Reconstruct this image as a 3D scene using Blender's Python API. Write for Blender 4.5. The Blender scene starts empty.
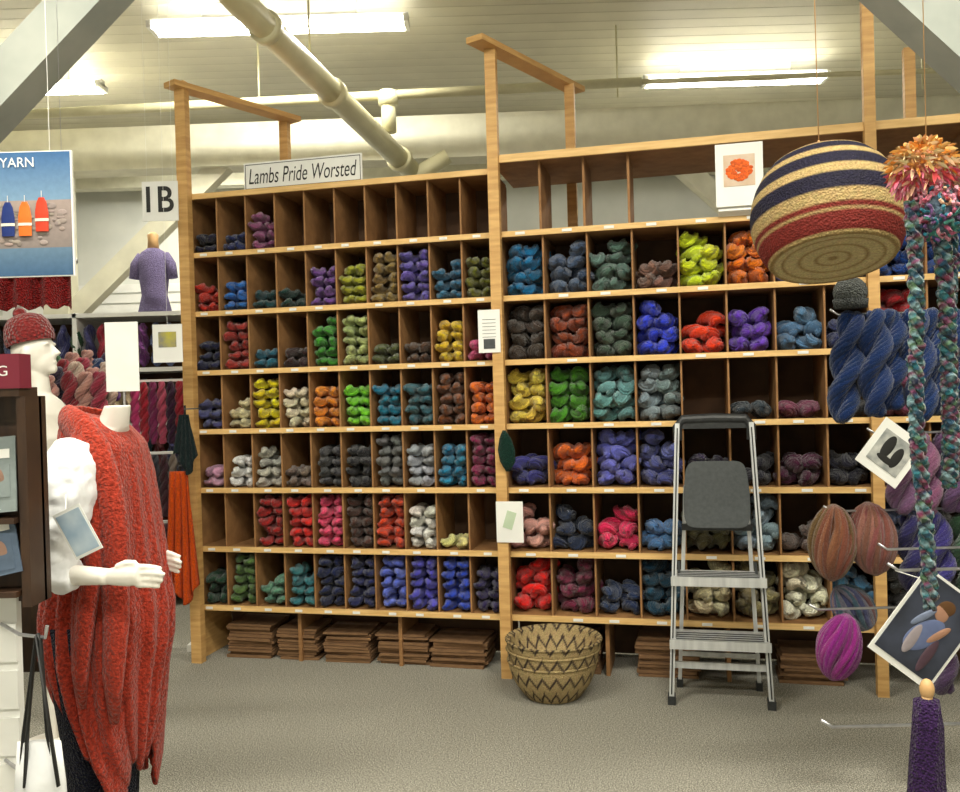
import bpy, math, random
import numpy as np
from mathutils import Matrix, Vector
random.seed(7); rng=np.random.RandomState(7)
scene=bpy.context.scene
scene.view_settings.view_transform='Standard'
scene.view_settings.exposure=0.0

def S(r,g,b):
    def f(c):
        c=max(0,min(255,c))/255.0
        return c/12.92 if c<=0.04045 else ((c+0.055)/1.055)**2.4
    return (f(r),f(g),f(b))

# ---------------------------------------------------------------- materials
def base_mat(name,rough=0.6):
    m=bpy.data.materials.new(name); m.use_nodes=True
    nt=m.node_tree; b=nt.nodes['Principled BSDF']; b.inputs['Roughness'].default_value=rough
    return m,nt,b
def coords(nt,scale=(1,1,1)):
    tc=nt.nodes.new('ShaderNodeTexCoord'); mp=nt.nodes.new('ShaderNodeMapping')
    mp.inputs['Scale'].default_value=scale
    nt.links.new(tc.outputs['Object'],mp.inputs['Vector']); return mp.outputs['Vector']
def noise(nt,vec,scale,detail=3):
    n=nt.nodes.new('ShaderNodeTexNoise'); n.inputs['Scale'].default_value=scale; n.inputs['Detail'].default_value=detail
    nt.links.new(vec,n.inputs['Vector']); return n
def ramp(nt,fac,stops):
    r=nt.nodes.new('ShaderNodeValToRGB'); e=r.color_ramp.elements
    while len(e)<len(stops): e.new(0.5)
    for i,(p,c) in enumerate(stops): e[i].position=p; e[i].color=(*c,1)
    nt.links.new(fac,r.inputs['Fac']); return r.outputs['Color']
def bump(nt,b,h,strength,dist=0.01):
    n=nt.nodes.new('ShaderNodeBump'); n.inputs['Strength'].default_value=strength; n.inputs['Distance'].default_value=dist
    nt.links.new(h,n.inputs['Height']); nt.links.new(n.outputs['Normal'],b.inputs['Normal'])
def mat_noise(name,c1,c2,scale=20,stretch=(1,1,1),rough=0.6,bs=0.1,bd=0.003,metal=0):
    m,nt,b=base_mat(name,rough); v=coords(nt,stretch); n=noise(nt,v,scale)
    nt.links.new(ramp(nt,n.outputs['Fac'],[(0.3,c1),(0.7,c2)]),b.inputs['Base Color'])
    b.inputs['Metallic'].default_value=metal
    if bs: bump(nt,b,n.outputs['Fac'],bs,bd)
    return m
def mat_vcol(name,scale=180,bs=0.6,bd=0.004,rough=0.9,var=0.35,voro=False,sheen=0.3,spec=0.2):
    m,nt,b=base_mat(name,rough); v=coords(nt)
    a=nt.nodes.new('ShaderNodeAttribute'); a.attribute_name='Col'
    n=noise(nt,v,scale,2)
    r=ramp(nt,n.outputs['Fac'],[(0.3,(1-var,)*3),(0.7,(1,)*3)])
    mx=nt.nodes.new('ShaderNodeMix'); mx.data_type='RGBA'; mx.blend_type='MULTIPLY'; mx.inputs[0].default_value=1
    nt.links.new(a.outputs['Color'],mx.inputs[6]); nt.links.new(r,mx.inputs[7])
    nt.links.new(mx.outputs[2],b.inputs['Base Color'])
    b.inputs['Specular IOR Level'].default_value=spec
    h=n.outputs['Fac']
    if voro:
        vo=nt.nodes.new('ShaderNodeTexVoronoi'); vo.inputs['Scale'].default_value=scale; nt.links.new(v,vo.inputs['Vector']); h=vo.outputs['Distance']
    if bs: bump(nt,b,h,bs,bd)
    if sheen and 'Sheen Weight' in b.inputs: b.inputs['Sheen Weight'].default_value=sheen
    return m
def mat_emit(name,col,st):
    m,nt,b=base_mat(name); b.inputs['Emission Color'].default_value=(*col,1); b.inputs['Emission Strength'].default_value=st; return m

PINE=mat_noise('pine_wood',S(184,140,82),S(210,168,106),6,(1,1,9),0.65,0.05)
PINEH=mat_noise('pine_edge',S(204,164,100),S(228,190,128),6,(1,12,12),0.6,0.05)
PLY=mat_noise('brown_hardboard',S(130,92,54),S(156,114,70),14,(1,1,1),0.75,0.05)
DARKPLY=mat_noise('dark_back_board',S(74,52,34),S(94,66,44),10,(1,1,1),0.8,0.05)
CARD=mat_noise('cardboard',S(104,76,50),S(132,98,66),18,(1,1,8),0.85,0.1)
WHITE=mat_noise('white_card',S(222,222,218),S(234,234,230),5,rough=0.6,bs=0)
BLACK=mat_noise('black_ink',S(18,18,18),S(26,26,26),5,rough=0.6,bs=0)
CREAM=mat_noise('cream_painted_timber',S(204,201,180),S(220,217,196),8,(1,1,1),0.6,0.08)
GREYT=mat_noise('grey_painted_timber',S(150,156,150),S(172,176,168),5,(1,1,1),0.6,0.08)
PIPE=mat_noise('cream_pipe_paint',S(200,194,156),S(214,208,172),8,rough=0.35,bs=0.02)
SILVER=mat_noise('brushed_aluminium',S(186,188,190),S(214,216,216),40,(1,1,0.1),0.38,0.03,metal=0.35)
STEEL=mat_noise('steel_wire',S(170,170,175),S(200,200,205),30,rough=0.3,bs=0,metal=0.9)
BPLASTIC=mat_noise('dark_plastic',S(34,36,38),S(46,48,50),60,rough=0.45,bs=0.05)
GPLASTIC=mat_noise('grey_plastic',S(58,62,64),S(70,74,76),60,rough=0.5,bs=0.03)
YARN=mat_vcol('yarn_wool',240,1.0,0.005,1.0,0.40,sheen=0.3,spec=0.03)
KNIT=mat_vcol('knitted_wool',75,1.0,0.012,0.95,0.5,voro=True)
FINEKNIT=mat_vcol('fine_knitted_wool',170,1.0,0.008,1.0,0.6,voro=True,spec=0.03,sheen=0.1)
CHUNKY=mat_vcol('chunky_boucle_knit',120,1.0,0.010,1.0,0.55,voro=False,spec=0.03,sheen=0.2)
WEAVE=mat_vcol('woven_grass',150,0.8,0.004,0.75,0.35,voro=True,sheen=0)
FLATV=mat_vcol('printed_surface',60,0.0,0.001,0.5,0.12,sheen=0)
MANN=mat_noise('mannequin_white',S(222,217,206),S(230,226,217),6,rough=0.4,bs=0)
SHIRT=mat_noise('white_cotton',S(212,214,216),S(228,229,230),14,rough=0.9,bs=0.5,bd=0.01)
DWOOD=mat_noise('dark_wood',S(48,32,22),S(70,48,32),8,(6,1,1),0.5,0.05)
TAN=mat_noise('tan_wood',S(190,150,100),S(205,165,115),8,rough=0.5,bs=0)

# ---------------------------------------------------------------- mesh builder
class MB:
    def __init__(s): s.v=[];s.f=[];s.m=[];s.c=[];s.n=0
    def add(s,v,f,mat=0,col=(1,1,1)):
        v=np.asarray(v,dtype=float).reshape(-1,3); k=s.n
        s.v.append(v); s.n+=len(v)
        if isinstance(f,np.ndarray): s.f+=(f+k).tolist()
        else: s.f+= [tuple(i+k for i in q) for q in f]
        s.m+=[mat]*len(f)
        c=np.asarray(col,dtype=float)
        if c.ndim==1: c=np.tile(c,(len(v),1))
        s.c.append(c)
    def box(s,c,size,R=None,mat=0,col=(1,1,1)):
        hx,hy,hz=[a/2 for a in size]
        v=np.array([(x,y,z) for x in(-hx,hx) for y in(-hy,hy) for z in(-hz,hz)])
        if R is not None: v=v@np.array(R.to_3x3()).T
        s.add(v+np.array(c),[(0,1,3,2),(4,6,7,5),(0,4,5,1),(2,3,7,6),(0,2,6,4),(1,5,7,3)],mat,col)
    def beam(s,p0,p1,w,h,mat=0,up=(0,0,1),col=(1,1,1)):
        p0=Vector(p0);p1=Vector(p1);d=(p1-p0);L=d.length;d.normalize();u=Vector(up)
        if abs(d.dot(u))>0.95: u=Vector((0,1,0))
        sd=d.cross(u).normalized(); u=sd.cross(d).normalized()
        R=Matrix((sd,d,u)).transposed()
        s.box((p0+p1)/2,(w,L,h),R,mat,col)
    def tube(s,pts,rad,segs=10,mat=0,col=(1,1,1),flat=1.0):
        P=[Vector(p) for p in pts]; n=len(P)
        if not hasattr(rad,'__len__'): rad=[rad]*n
        T=[(P[min(i+1,n-1)]-P[max(i-1,0)]).normalized() for i in range(n)]
        a=Vector((0,0,1)) if abs(T[0].z)<0.9 else Vector((0,1,0))
        N=(a-T[0]*a.dot(T[0])).normalized(); V=[];C=[]
        cc=np.asarray(col,dtype=float)
        for i in range(n):
            N=(N-T[i]*N.dot(T[i])).normalized(); B=T[i].cross(N)
            for j in range(segs):
                t=2*math.pi*j/segs
                V.append(P[i]+N*math.cos(t)*rad[i]+B*math.sin(t)*rad[i]*flat)
                C.append(cc if cc.ndim==1 else cc[i])
        F=[(i*segs+j,i*segs+(j+1)%segs,(i+1)*segs+(j+1)%segs,(i+1)*segs+j) for i in range(n-1) for j in range(segs)]
        F.append(tuple(range(segs))[::-1]); F.append(tuple((n-1)*segs+j for j in range(segs)))
        s.add([tuple(v) for v in V],F,mat,np.array(C))
    def lathe(s,prof,c=(0,0,0),segs=32,mat=0,colfn=None,R=None,sy=1.0,col=(1,1,1)):
        V=[];C=[]
        for i,(r,z) in enumerate(prof):
            for j in range(segs):
                a=2*math.pi*j/segs; V.append((r*math.cos(a),r*sy*math.sin(a),z))
                C.append(colfn(a,i/(len(prof)-1),r,z) if colfn else col)
        V=np.array(V)
        if R is not None: V=V@np.array(R.to_3x3()).T
        n=len(prof)
        F=[(i*segs+j,i*segs+(j+1)%segs,(i+1)*segs+(j+1)%segs,(i+1)*segs+j) for i in range(n-1) for j in range(segs)]
        s.add(V+np.array(c),F,mat,np.array(C))
    def rings(s,rows,segs=32,mat=0,col=(1,1,1),cap=True,fn=None):
        V=[]
        for i,(z,cx,cy,rx,ry) in enumerate(rows):
            for j in range(segs):
                a=2*math.pi*j/segs; k=fn(a,i) if fn else 1
                V.append((cx+rx*k*math.cos(a),cy+ry*k*math.sin(a),z))
        n=len(rows)
        F=[(i*segs+j,i*segs+(j+1)%segs,(i+1)*segs+(j+1)%segs,(i+1)*segs+j) for i in range(n-1) for j in range(segs)]
        if cap: F.append(tuple(range(segs))[::-1]); F.append(tuple((n-1)*segs+j for j in range(segs)))
        s.add(V,F,mat,col)
    def ball(s,c,r,mat=0,col=(1,1,1),segs=20,n=12,R=None):
        if not hasattr(r,'__len__'): r=(r,r,r)
        V=[];
        for i in range(n+1):
            p=math.pi*i/n
            for j in range(segs):
                a=2*math.pi*j/segs; V.append((r[0]*math.sin(p)*math.cos(a),r[1]*math.sin(p)*math.sin(a),r[2]*math.cos(p)))
        V=np.array(V)
        if R is not None: V=V@np.array(R.to_3x3()).T
        F=[(i*segs+j,(i+1)*segs+j,(i+1)*segs+(j+1)%segs,i*segs+(j+1)%segs) for i in range(n) for j in range(segs)]
        s.add(V+np.array(c),F,mat,col)
    def obj(s,name,mats,smooth=False,loc=(0,0,0),rotz=0,parent=None):
        me=bpy.data.meshes.new(name); V=np.concatenate(s.v)
        me.from_pydata(V.tolist(),[],s.f); 
        for m in mats: me.materials.append(m)
        me.polygons.foreach_set('material_index',s.m)
        if smooth: me.polygons.foreach_set('use_smooth',[True]*len(s.f))
        C=np.ones((len(V),4)); C[:,:3]=np.concatenate(s.c)
        ca=me.color_attributes.new('Col','FLOAT_COLOR','POINT'); ca.data.foreach_set('color',C.ravel())
        me.update()
        o=bpy.data.objects.new(name,me); scene.collection.objects.link(o)
        o.location=loc; o.rotation_euler=(0,0,rotz)
        if parent: o.parent=parent
        return o

# skein = two bundles of individually modelled strands twisted round each other
def strand_template(twist,seed,ns=7,n=11,segs=5):
    rr=random.Random(seed); V=[];F=[];B=[]
    # core
    cn,cs=7,10
    for i in range(cn):
        q=0.03+0.94*i/(cn-1); env=(1-abs(2*q-1)**5)**0.5; ph=twist*2*math.pi*q
        for j in range(cs):
            a=2*math.pi*j/cs; b=a-ph; rad=(.36*abs(math.cos(b))+math.sqrt(.36-(.36*math.sin(b))**2))*env*.82
            V.append((rad*math.cos(a),q-.5,rad*math.sin(a))); B.append(.7)
    F+=[(i*cs+j,(i+1)*cs+j,(i+1)*cs+(j+1)%cs,i*cs+(j+1)%cs) for i in range(cn-1) for j in range(cs)]
    k=len(V); V+=[(0,-.48,0),(0,.48,0)]; B+=[.7,.7]
    F+=[(k,j,(j+1)%cs,k) for j in range(cs)]
    F=[f if f[0]!=f[3] else (f[0],f[1],f[2],f[2]) for f in F]
    F=[f for f in F if len(set(f))==4]
    for b in (0,1):
        for m in range(ns):
            k=len(V); br=rr.uniform(.78,1.12); a0=2*math.pi*m/ns+rr.uniform(-.2,.2); hr=rr.uniform(.28,.36); sr=rr.uniform(.15,.19)
            for i in range(n):
                q=0.005+0.99*i/(n-1); env=max(.12,(1-abs(2*q-1)**5)**0.5); a=b*math.pi+twist*2*math.pi*q
                lx,lz=.44*math.cos(a),.44*math.sin(a); aa=a0+a*1.0+q*4.5
                cx,cz=(lx+hr*math.cos(aa))*env,(lz+hr*math.sin(aa))*env
                for j in range(segs):
                    t=2*math.pi*j/segs; s=sr*(.45+.55*env); V.append((cx+s*math.cos(t),q-.5,cz+s*math.sin(t))); B.append(br)
            F+=[(k+i*segs+j,k+(i+1)*segs+j,k+(i+1)*segs+(j+1)%segs,k+i*segs+(j+1)%segs) for i in range(n-1) for j in range(segs)]
            F.append((k,k+1,k+2,k+3)) 
    return np.array(V),np.array(F),np.array(B)
TS=[strand_template(t,i) for i,t in enumerate((.9,1.15,-1.0,1.3))]
def vary(c,a=0.14):
    k=1+random.uniform(-a,a); return tuple(max(0,min(1,x*k*(1+random.uniform(-.05,.05)))) for x in c)
def skein(mb,c,L,rx,rz,yaw,pitch,col,roll=None,mat=0,tilt=0):
    V,F,B=random.choice(TS)
    r=random.uniform(0,6.28) if roll is None else roll
    R1=Matrix.Rotation(r,3,'Y'); V=V@np.array(R1).T
    V=V*np.array([rx,L,rz]); R=Matrix.Rotation(yaw,3,'Z')@Matrix.Rotation(pitch,3,'X')@Matrix.Rotation(tilt,3,'Y')
    mb.add(V@np.array(R).T+np.array(c),F,mat,np.clip(B[:,None]*np.array(col)[None,:],0,1))
def hank(mb,top,bot,R,col,turns=1.6,sr=.011,ph=0,ns=9,mat=0):
    top=Vector(top);bot=Vector(bot);d=(bot-top);L=d.length;d.normalize()
    u=d.cross(Vector((0,1,0))).normalized(); w=d.cross(u); n=30
    for b in (0,1):
        for k in range(ns):
            aa=2*math.pi*k/(ns-1) if k else 0; rr=R*.40 if k else 0
            P=[];Q=[]
            for i in range(n):
                s=i/(n-1); env=.35+.65*math.sin(math.pi*min(1,max(0,s)))**.35; a=ph+b*math.pi+turns*2*math.pi*s
                c=u*math.cos(a)+w*math.sin(a); t=u*(-math.sin(a))+w*math.cos(a)
                o=c*R*.52*env+(c*math.cos(aa+s*5)+t*math.sin(aa+s*5))*rr*env
                P.append(top+d*L*s+o); Q.append(sr*(.75+.25*env))
            mb.tube(P,Q,6,mat,vary(col,.22))

def text(mb,s,org,width,ux=(1,0,0),uz=(0,0,1),mat=0,shear=0,height=None,bold=0):
    cu=bpy.data.curves.new('t','FONT'); cu.body=s; cu.shear=shear; cu.offset=bold
    o=bpy.data.objects.new('t',cu); scene.collection.objects.link(o)
    bpy.context.view_layer.update()
    me=bpy.data.meshes.new_from_object(o.evaluated_get(bpy.context.evaluated_depsgraph_get()))
    V=np.array([v.co[:] for v in me.vertices]); F=[tuple(p.vertices) for p in me.polygons]
    bpy.data.objects.remove(o); 
    V[:,:2]-=V[:,:2].min(0); w,h=V[:,0].max(),V[:,1].max(); sx=width/w; sy=(height/h) if height else sx
    P=np.array(org)+V[:,:1]*sx*np.array(ux)+V[:,1:2]*sy*np.array(uz)
    mb.add(P,F,mat)
    bpy.data.meshes.remove(me)

# ---------------------------------------------------------------- room
H=4.2; XL,XR,YB,YF=-6.3,6.3,-3.0,10.6
def room_mat_ceiling():
    m,nt,b=base_mat('painted_plank_ceiling',0.5); v=coords(nt)
    sp=nt.nodes.new('ShaderNodeSeparateXYZ'); nt.links.new(v,sp.inputs[0])
    d=nt.nodes.new('ShaderNodeMath'); d.operation='DIVIDE'; d.inputs[1].default_value=0.16; nt.links.new(sp.outputs['Y'],d.inputs[0])
    fr=nt.nodes.new('ShaderNodeMath'); fr.operation='FRACT'; nt.links.new(d.outputs[0],fr.inputs[0])
    c=ramp(nt,fr.outputs[0],[(0.0,S(178,172,150)),(0.07,S(216,211,190)),(1.0,S(208,203,182))])
    n=noise(nt,v,2.5); r2=ramp(nt,n.outputs['Fac'],[(0.3,(0.86,)*3),(0.7,(1,)*3)])
    mx=nt.nodes.new('ShaderNodeMix'); mx.data_type='RGBA'; mx.blend_type='MULTIPLY'; mx.inputs[0].default_value=1
    nt.links.new(c,mx.inputs[6]); nt.links.new(r2,mx.inputs[7]); nt.links.new(mx.outputs[2],b.inputs['Base Color'])
    r3=ramp(nt,fr.outputs[0],[(0.0,(0,0,0)),(0.08,(1,1,1)),(1.0,(0.9,)*3)]); bump(nt,b,r3,0.5,0.008)
    return m
def carpet():
    m,nt,b=base_mat('speckled_carpet',1.0); v=coords(nt)
    n=noise(nt,v,190,4); n2=noise(nt,v,1.3,2); n3=noise(nt,v,60,2)
    c=ramp(nt,n.outputs['Fac'],[(0.36,S(96,94,86)),(0.5,S(152,149,138)),(0.64,S(204,201,188))])
    r2=ramp(nt,n2.outputs['Fac'],[(0.3,(0.9,)*3),(0.7,(1,)*3)])
    mx=nt.nodes.new('ShaderNodeMix'); mx.data_type='RGBA'; mx.blend_type='MULTIPLY'; mx.inputs[0].default_value=1
    nt.links.new(c,mx.inputs[6]); nt.links.new(r2,mx.inputs[7])
    r3=ramp(nt,n3.outputs['Fac'],[(0.35,(0.84,)*3),(0.65,(1,)*3)])
    m2=nt.nodes.new('ShaderNodeMix'); m2.data_type='RGBA'; m2.blend_type='MULTIPLY'; m2.inputs[0].default_value=1
    nt.links.new(mx.outputs[2],m2.inputs[6]); nt.links.new(r3,m2.inputs[7]); nt.links.new(m2.outputs[2],b.inputs['Base Color'])
    b.inputs['Specular IOR Level'].default_value=.1
    bump(nt,b,n.outputs['Fac'],0.5,0.005); return m
WALL=mat_noise('painted_wall',S(206,208,202),S(218,219,213),3,rough=0.7,bs=0.03)
def slab(name,c,size,mat):
    mb=MB(); mb.box(c,size); return mb.obj(name,[mat])
cx,cy=0,(YB+YF)/2
slab('floor',(cx,cy,-0.05),(XR-XL+.4,YF-YB+.4,0.1),carpet())
slab('ceiling',(cx,cy,H+0.05),(XR-XL+.4,YF-YB+.4,0.1),room_mat_ceiling())
slab('wall_back',(cx,YF+0.05,H/2),(XR-XL,0.1,H),WALL)
slab('wall_front',(cx,YB-0.05,H/2),(XR-XL,0.1,H),WALL)
slab('wall_left',(XL-0.05,cy,H/2),(0.1,YF-YB,H),WALL)
slab('wall_right',(XR+0.05,cy,H/2),(0.1,YF-YB,H),WALL)
slab('baseboard_back',(cx,YF-0.012,0.06),(XR-XL,0.02,0.12),CREAM)
mb=MB()
for i in range(22): mb.box((-3.9,YF-0.015,0.25+0.122*i),(3.6,0.024,0.100))
mb.obj('slatwall_panel',[WHITE])

mb=MB(); y=7.2
mb.beam((-6.2,y+.1,3.50),(6.2,y-.25,3.52),0.24,0.34)
for x in (-3.4,3.2): mb.beam((x,y,0),(x,y,3.4),0.2,0.2)
mb.beam((1.5,y,3.45),(3.1,y,1.95),0.13,0.15); mb.beam((-2.0,y,3.42),(-3.3,y,2.2),0.13,0.15)
mb.obj('timber_frame_truss',[CREAM])
mb=MB(); y=3.5
mb.beam((-2.85,y,0),(-2.85,y,4.2),0.2,0.2); mb.beam((2.95,y,0),(2.95,y,4.2),0.2,0.2)
mb.beam((-2.8,y,1.78),(-.42,y,4.16),0.16,0.17,up=(0,1,0)); mb.beam((2.95,y,1.82),(.52,y,4.16),0.16,0.17,up=(0,1,0))
mb.obj('timber_frame_truss',[GREYT])
for yy in (8.9,10.2):
    mb=MB(); mb.beam((-6.25,yy,4.05),(6.25,yy,4.05),0.16,0.28); mb.obj('ceiling_beam',[CREAM])

mb=MB()
mb.tube([(-1.90,2.3,4.03),(-1.26,4.74,3.64),(-.50,6.98,3.24)],0.08,20)
for t in (0.12,0.45,0.9): 
    a=Vector((-1.26,4.74,3.64)).lerp(Vector((-.50,6.98,3.24)),t); b=a+Vector((0.017,0.055,-.01)); mb.tube([a,b],0.097,20)
mb.tube([(-.50,6.98,3.24),(-.46,7.0,3.2),(-.2,6.98,3.34)],[.08,.07,.06],16)
mb.tube([(-1.0,5.5,3.5),(-1.0,5.5,4.2)],0.008,6); mb.tube([(-1.55,3.6,3.8),(-1.55,3.6,4.2)],0.008,6)
mb.obj('overhead_duct_pipe',[PIPE],smooth=True)
mb=MB()
mb.tube([(-6.2,6.75,3.62),(1.25,6.5,3.72)],0.036,12); mb.tube([(1.25,6.5,3.72),(6.2,6.35,3.72)],0.02,10)
mb.tube([(-.62,6.56,3.70),(-.62,6.56,3.42)],0.055,14); mb.tube([(-.62,6.56,3.72),(-.62,6.56,3.62)],0.075,14)
for x in (-4,-1.6,1.1,3.4): mb.tube([(x,6.65,3.66),(x,6.65,4.2)],0.007,6)
mb.obj('sprinkler_pipe',[PIPE],smooth=True)

EM=mat_emit('fluorescent_tube',(1.0,0.98,0.88),17)
def fixture(x0,x1,y,power,z=4.02):
    mb=MB(); L=x1-x0
    mb.box(((x0+x1)/2,y,z+0.05),(L,0.07,0.05),None,0)
    mb.box(((x0+x1)/2,y,4.15),(L*.6,0.04,0.1),None,0)
    for k in (-.07,.07): mb.tube([(x0+.03,y+k,z+.01),(x1-.03,y+k,z+.01)],0.02,10,1)
    for e in (x0+.015,x1-.015): mb.box((e,y,z+0.02),(0.03,0.19,0.05),None,0)
    o=mb.obj('fluorescent_light_fixture',[WHITE,EM])
    if power:
        l=bpy.data.lights.new('tube_light','AREA'); l.shape='RECTANGLE'; l.size=L; l.size_y=0.2; l.energy=power; l.color=(1.0,0.955,0.82)
        lo=bpy.data.objects.new('tube_light',l); lo.location=((x0+x1)/2,y,z-0.03); scene.collection.objects.link(lo); lo.parent=o
    return o
fixture(-2.2,-.42,6.1,72); fixture(1.45,3.0,7.45,72); fixture(-4.4,-3.0,7.2,62); fixture(-3.6,-1.8,9.4,72)
fixture(-2.4,-.6,1.7,112); fixture(.6,2.4,1.7,112); fixture(-2.0,2.0,-.6,170)

# ---------------------------------------------------------------- shelving
S0=(-1.629,4.995,0); RZ=math.atan2(-.2301,.9732)
ZS=[0.300+0.3315*k for k in range(7)]; ZT=2.622
mb=MB(); TE=4.5; DL=0.36; DR=0.42; W2=0.177; WR=0.226; T1=1.77
bt=0.022
for z in ZS:
    mb.box((T1/2,DL/2,z),(T1,DL,bt),None,1)
    mb.box(((T1+TE)/2,DR/2,z),(TE-T1,DR,bt),None,1)
    mb.box((T1/2,-0.009,z+.002),(T1+.02,0.018,0.028),None,2); mb.box(((T1+.03+TE)/2,-0.009,z+.002),(TE-T1-.03,0.018,0.028),None,2)
mb.box((T1/2,DL/2,ZT),(T1,DL,bt),None,1); mb.box((T1/2,-0.009,ZT),(T1+.02,.018,.03),None,2)
mb.box(((T1+TE)/2,0.28,2.675),(TE-T1,0.62,bt),None,1); mb.box(((T1+TE)/2,-0.035,2.675),(TE-T1,.018,.04),None,2)
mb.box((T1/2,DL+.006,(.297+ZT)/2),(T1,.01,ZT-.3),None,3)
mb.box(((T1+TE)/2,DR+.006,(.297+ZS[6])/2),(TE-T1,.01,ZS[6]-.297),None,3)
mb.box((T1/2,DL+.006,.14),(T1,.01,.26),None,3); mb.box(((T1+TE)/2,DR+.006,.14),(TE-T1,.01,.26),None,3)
for k in range(7):
    z0=ZS[k]+bt/2; z1=(ZS[k+1] if k<6 else ZT)-bt/2
    for i in range(0,11): mb.box((i*W2 if i else 0.008,DL/2+.004,(z0+z1)/2),(0.009,DL-.012,z1-z0),None,0)
    if k<6:
        for i in range(0,13): mb.box((T1+.03+i*WR,DR/2+.004,(z0+z1)/2),(0.009,DR-.012,z1-z0),None,0)
for i in (1,2,3,8.1,10): mb.box((T1+.02+i*WR,.2,(ZS[6]+2.675)/2),(0.012,.36,2.653-ZS[6]),None,0)
mb.box((-.010,DL/2,1.315),(.02,DL,2.63),None,4)
for t in (.59,1.18,2.3,2.9): mb.box((t,.2,.14),(.02,.3,.285),None,0)
mb.box((.014,-.045,1.63),(.062,.05,3.26),None,4)
mb.box((T1+.020,-.045,1.64),(.056,.05,3.28),None,4)
mb.box((3.59,-.045,1.75),(.050,.05,3.5),None,4)
for t in (-.03+.32,T1+.34,3.6+.32): mb.box((t,.68 if t<1 else .62,1.62),(.055,.05,3.24),None,4)
def loc2(x,y,z):
    dx,dy=x+1.629,y-4.995; return (dx*.9732-dy*.2301,dx*.2301+dy*.9732,z)
mb.beam(loc2(-1.67,4.88,3.23),loc2(-1.12,5.60,3.23),.10,.03,4)
mb.beam(loc2(.02,4.42,3.25),loc2(.63,5.25,3.25),.10,.03,4)
mb.beam(loc2(1.78,3.98,3.35),loc2(2.4,4.75,3.35),.10,.03,4)
for z in ZS:
    for i in range(10):
        if random.random()<.92: mb.box(((i+.5)*W2+random.uniform(-.02,.02),-.020,z+.002),(.042,.003,.014),None,5)
    for i in range(11):
        if random.random()<.92: mb.box((T1+.03+(i+.5)*WR+random.uniform(-.03,.03),-.020,z+.002),(.05,.003,.014),None,5)
mb.obj('yarn_cubby_shelving',[PLY,PLY,PINEH,DARKPLY,PINE,WHITE],loc=S0,rotz=RZ)

LROWS=[
[((40,38,62),.4),((48,58,115),.3),((165,90,140),.8)]+[None]*7,
[((220,55,38),.65),((50,125,220),.65),((30,75,80),.45),((25,60,55),.5),((130,85,168),.7),((185,188,50),.9),((160,132,70),1),((115,98,195),1),((50,115,155),.9),((115,120,34),.85)],
[((38,42,80),.65),((176,55,48),1),((42,110,135),.45),((62,38,40),.5),((70,160,50),1),((192,206,130),1),((88,98,50),.5),((88,62,45),.45),((255,215,40),.7),((240,95,155),.5)],
[((88,90,142),.65),((235,225,175),.65),((255,232,25),1),((248,234,200),1),((255,155,40),.9),((140,235,50),.7),((22,128,160),.9),((56,110,125),.8),((128,72,34),1),((255,125,28),.8)],
[((220,165,195),.5),((250,248,240),.6),((200,198,188),.7),((122,106,96),.5),((70,70,76),.7),((42,42,48),.85),((115,118,118),1),((182,188,198),.85),((28,138,182),.7),((142,30,82),1)],
[None,None,((175,30,28),1),((228,38,32),.95),((255,82,130),1),((80,46,36),1),((218,66,24),1),((255,252,242),.8),((255,248,160),.2),None],
[((30,68,46),.65),((88,122,60),1),((100,152,128),.6),((56,132,142),.8),((28,38,82),1),((40,46,100),1),((98,118,225),1),((82,78,198),1),((40,74,205),1),((50,40,92),.8)],
]
RROWS=[
[None]*11,
[((24,118,175),1),((76,96,128),.95),((92,124,115),.95),((138,100,86),.6),((232,252,42),1),((255,130,18),1),((105,90,135),.45),((40,40,60),.6),((30,80,170),1),((40,90,180),1),((60,120,90),.8)],
[((70,57,48),.9),((158,68,28),1),((70,92,76),.95),((44,66,226),1),((255,66,20),.7),((108,58,198),.85),((88,130,174),.8),((35,48,100),.6),((180,30,40),.9),((60,60,60),.8),((200,100,100),.8)],
[((255,222,90),1),((78,152,36),1),((112,168,168),1),((128,148,155),1),None,((45,60,70),.3),((130,60,90),.3),((50,50,60),.5),((160,90,130),.9),((60,60,60),.8),((60,100,100),.8)],
[((66,66,138),.5),((240,112,28),.8),((108,112,212),1),((88,94,165),.9),((50,34,80),.5),((40,40,50),.6),((74,22,54),.5),((34,34,50),.5),((170,110,150),.9),((60,60,60),.8),((60,100,100),.8)],
[((232,168,160),.65),((36,48,76),.7),((232,45,100),.85),((92,142,204),.5),((124,118,80),.8),((160,186,204),.9),((108,90,85),.5),((50,42,50),.6),((60,80,130),.9),((60,60,60),.8),((60,100,100),.8)],
[((250,28,22),1),((118,34,66),1),((42,60,100),.6),((28,74,100),1),((250,238,195),1),((152,142,98),.9),((255,248,216),1),((70,122,160),.9),((60,60,60),.9),((60,60,60),.8),((60,100,100),.8)],
]
mb=MB()
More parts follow.
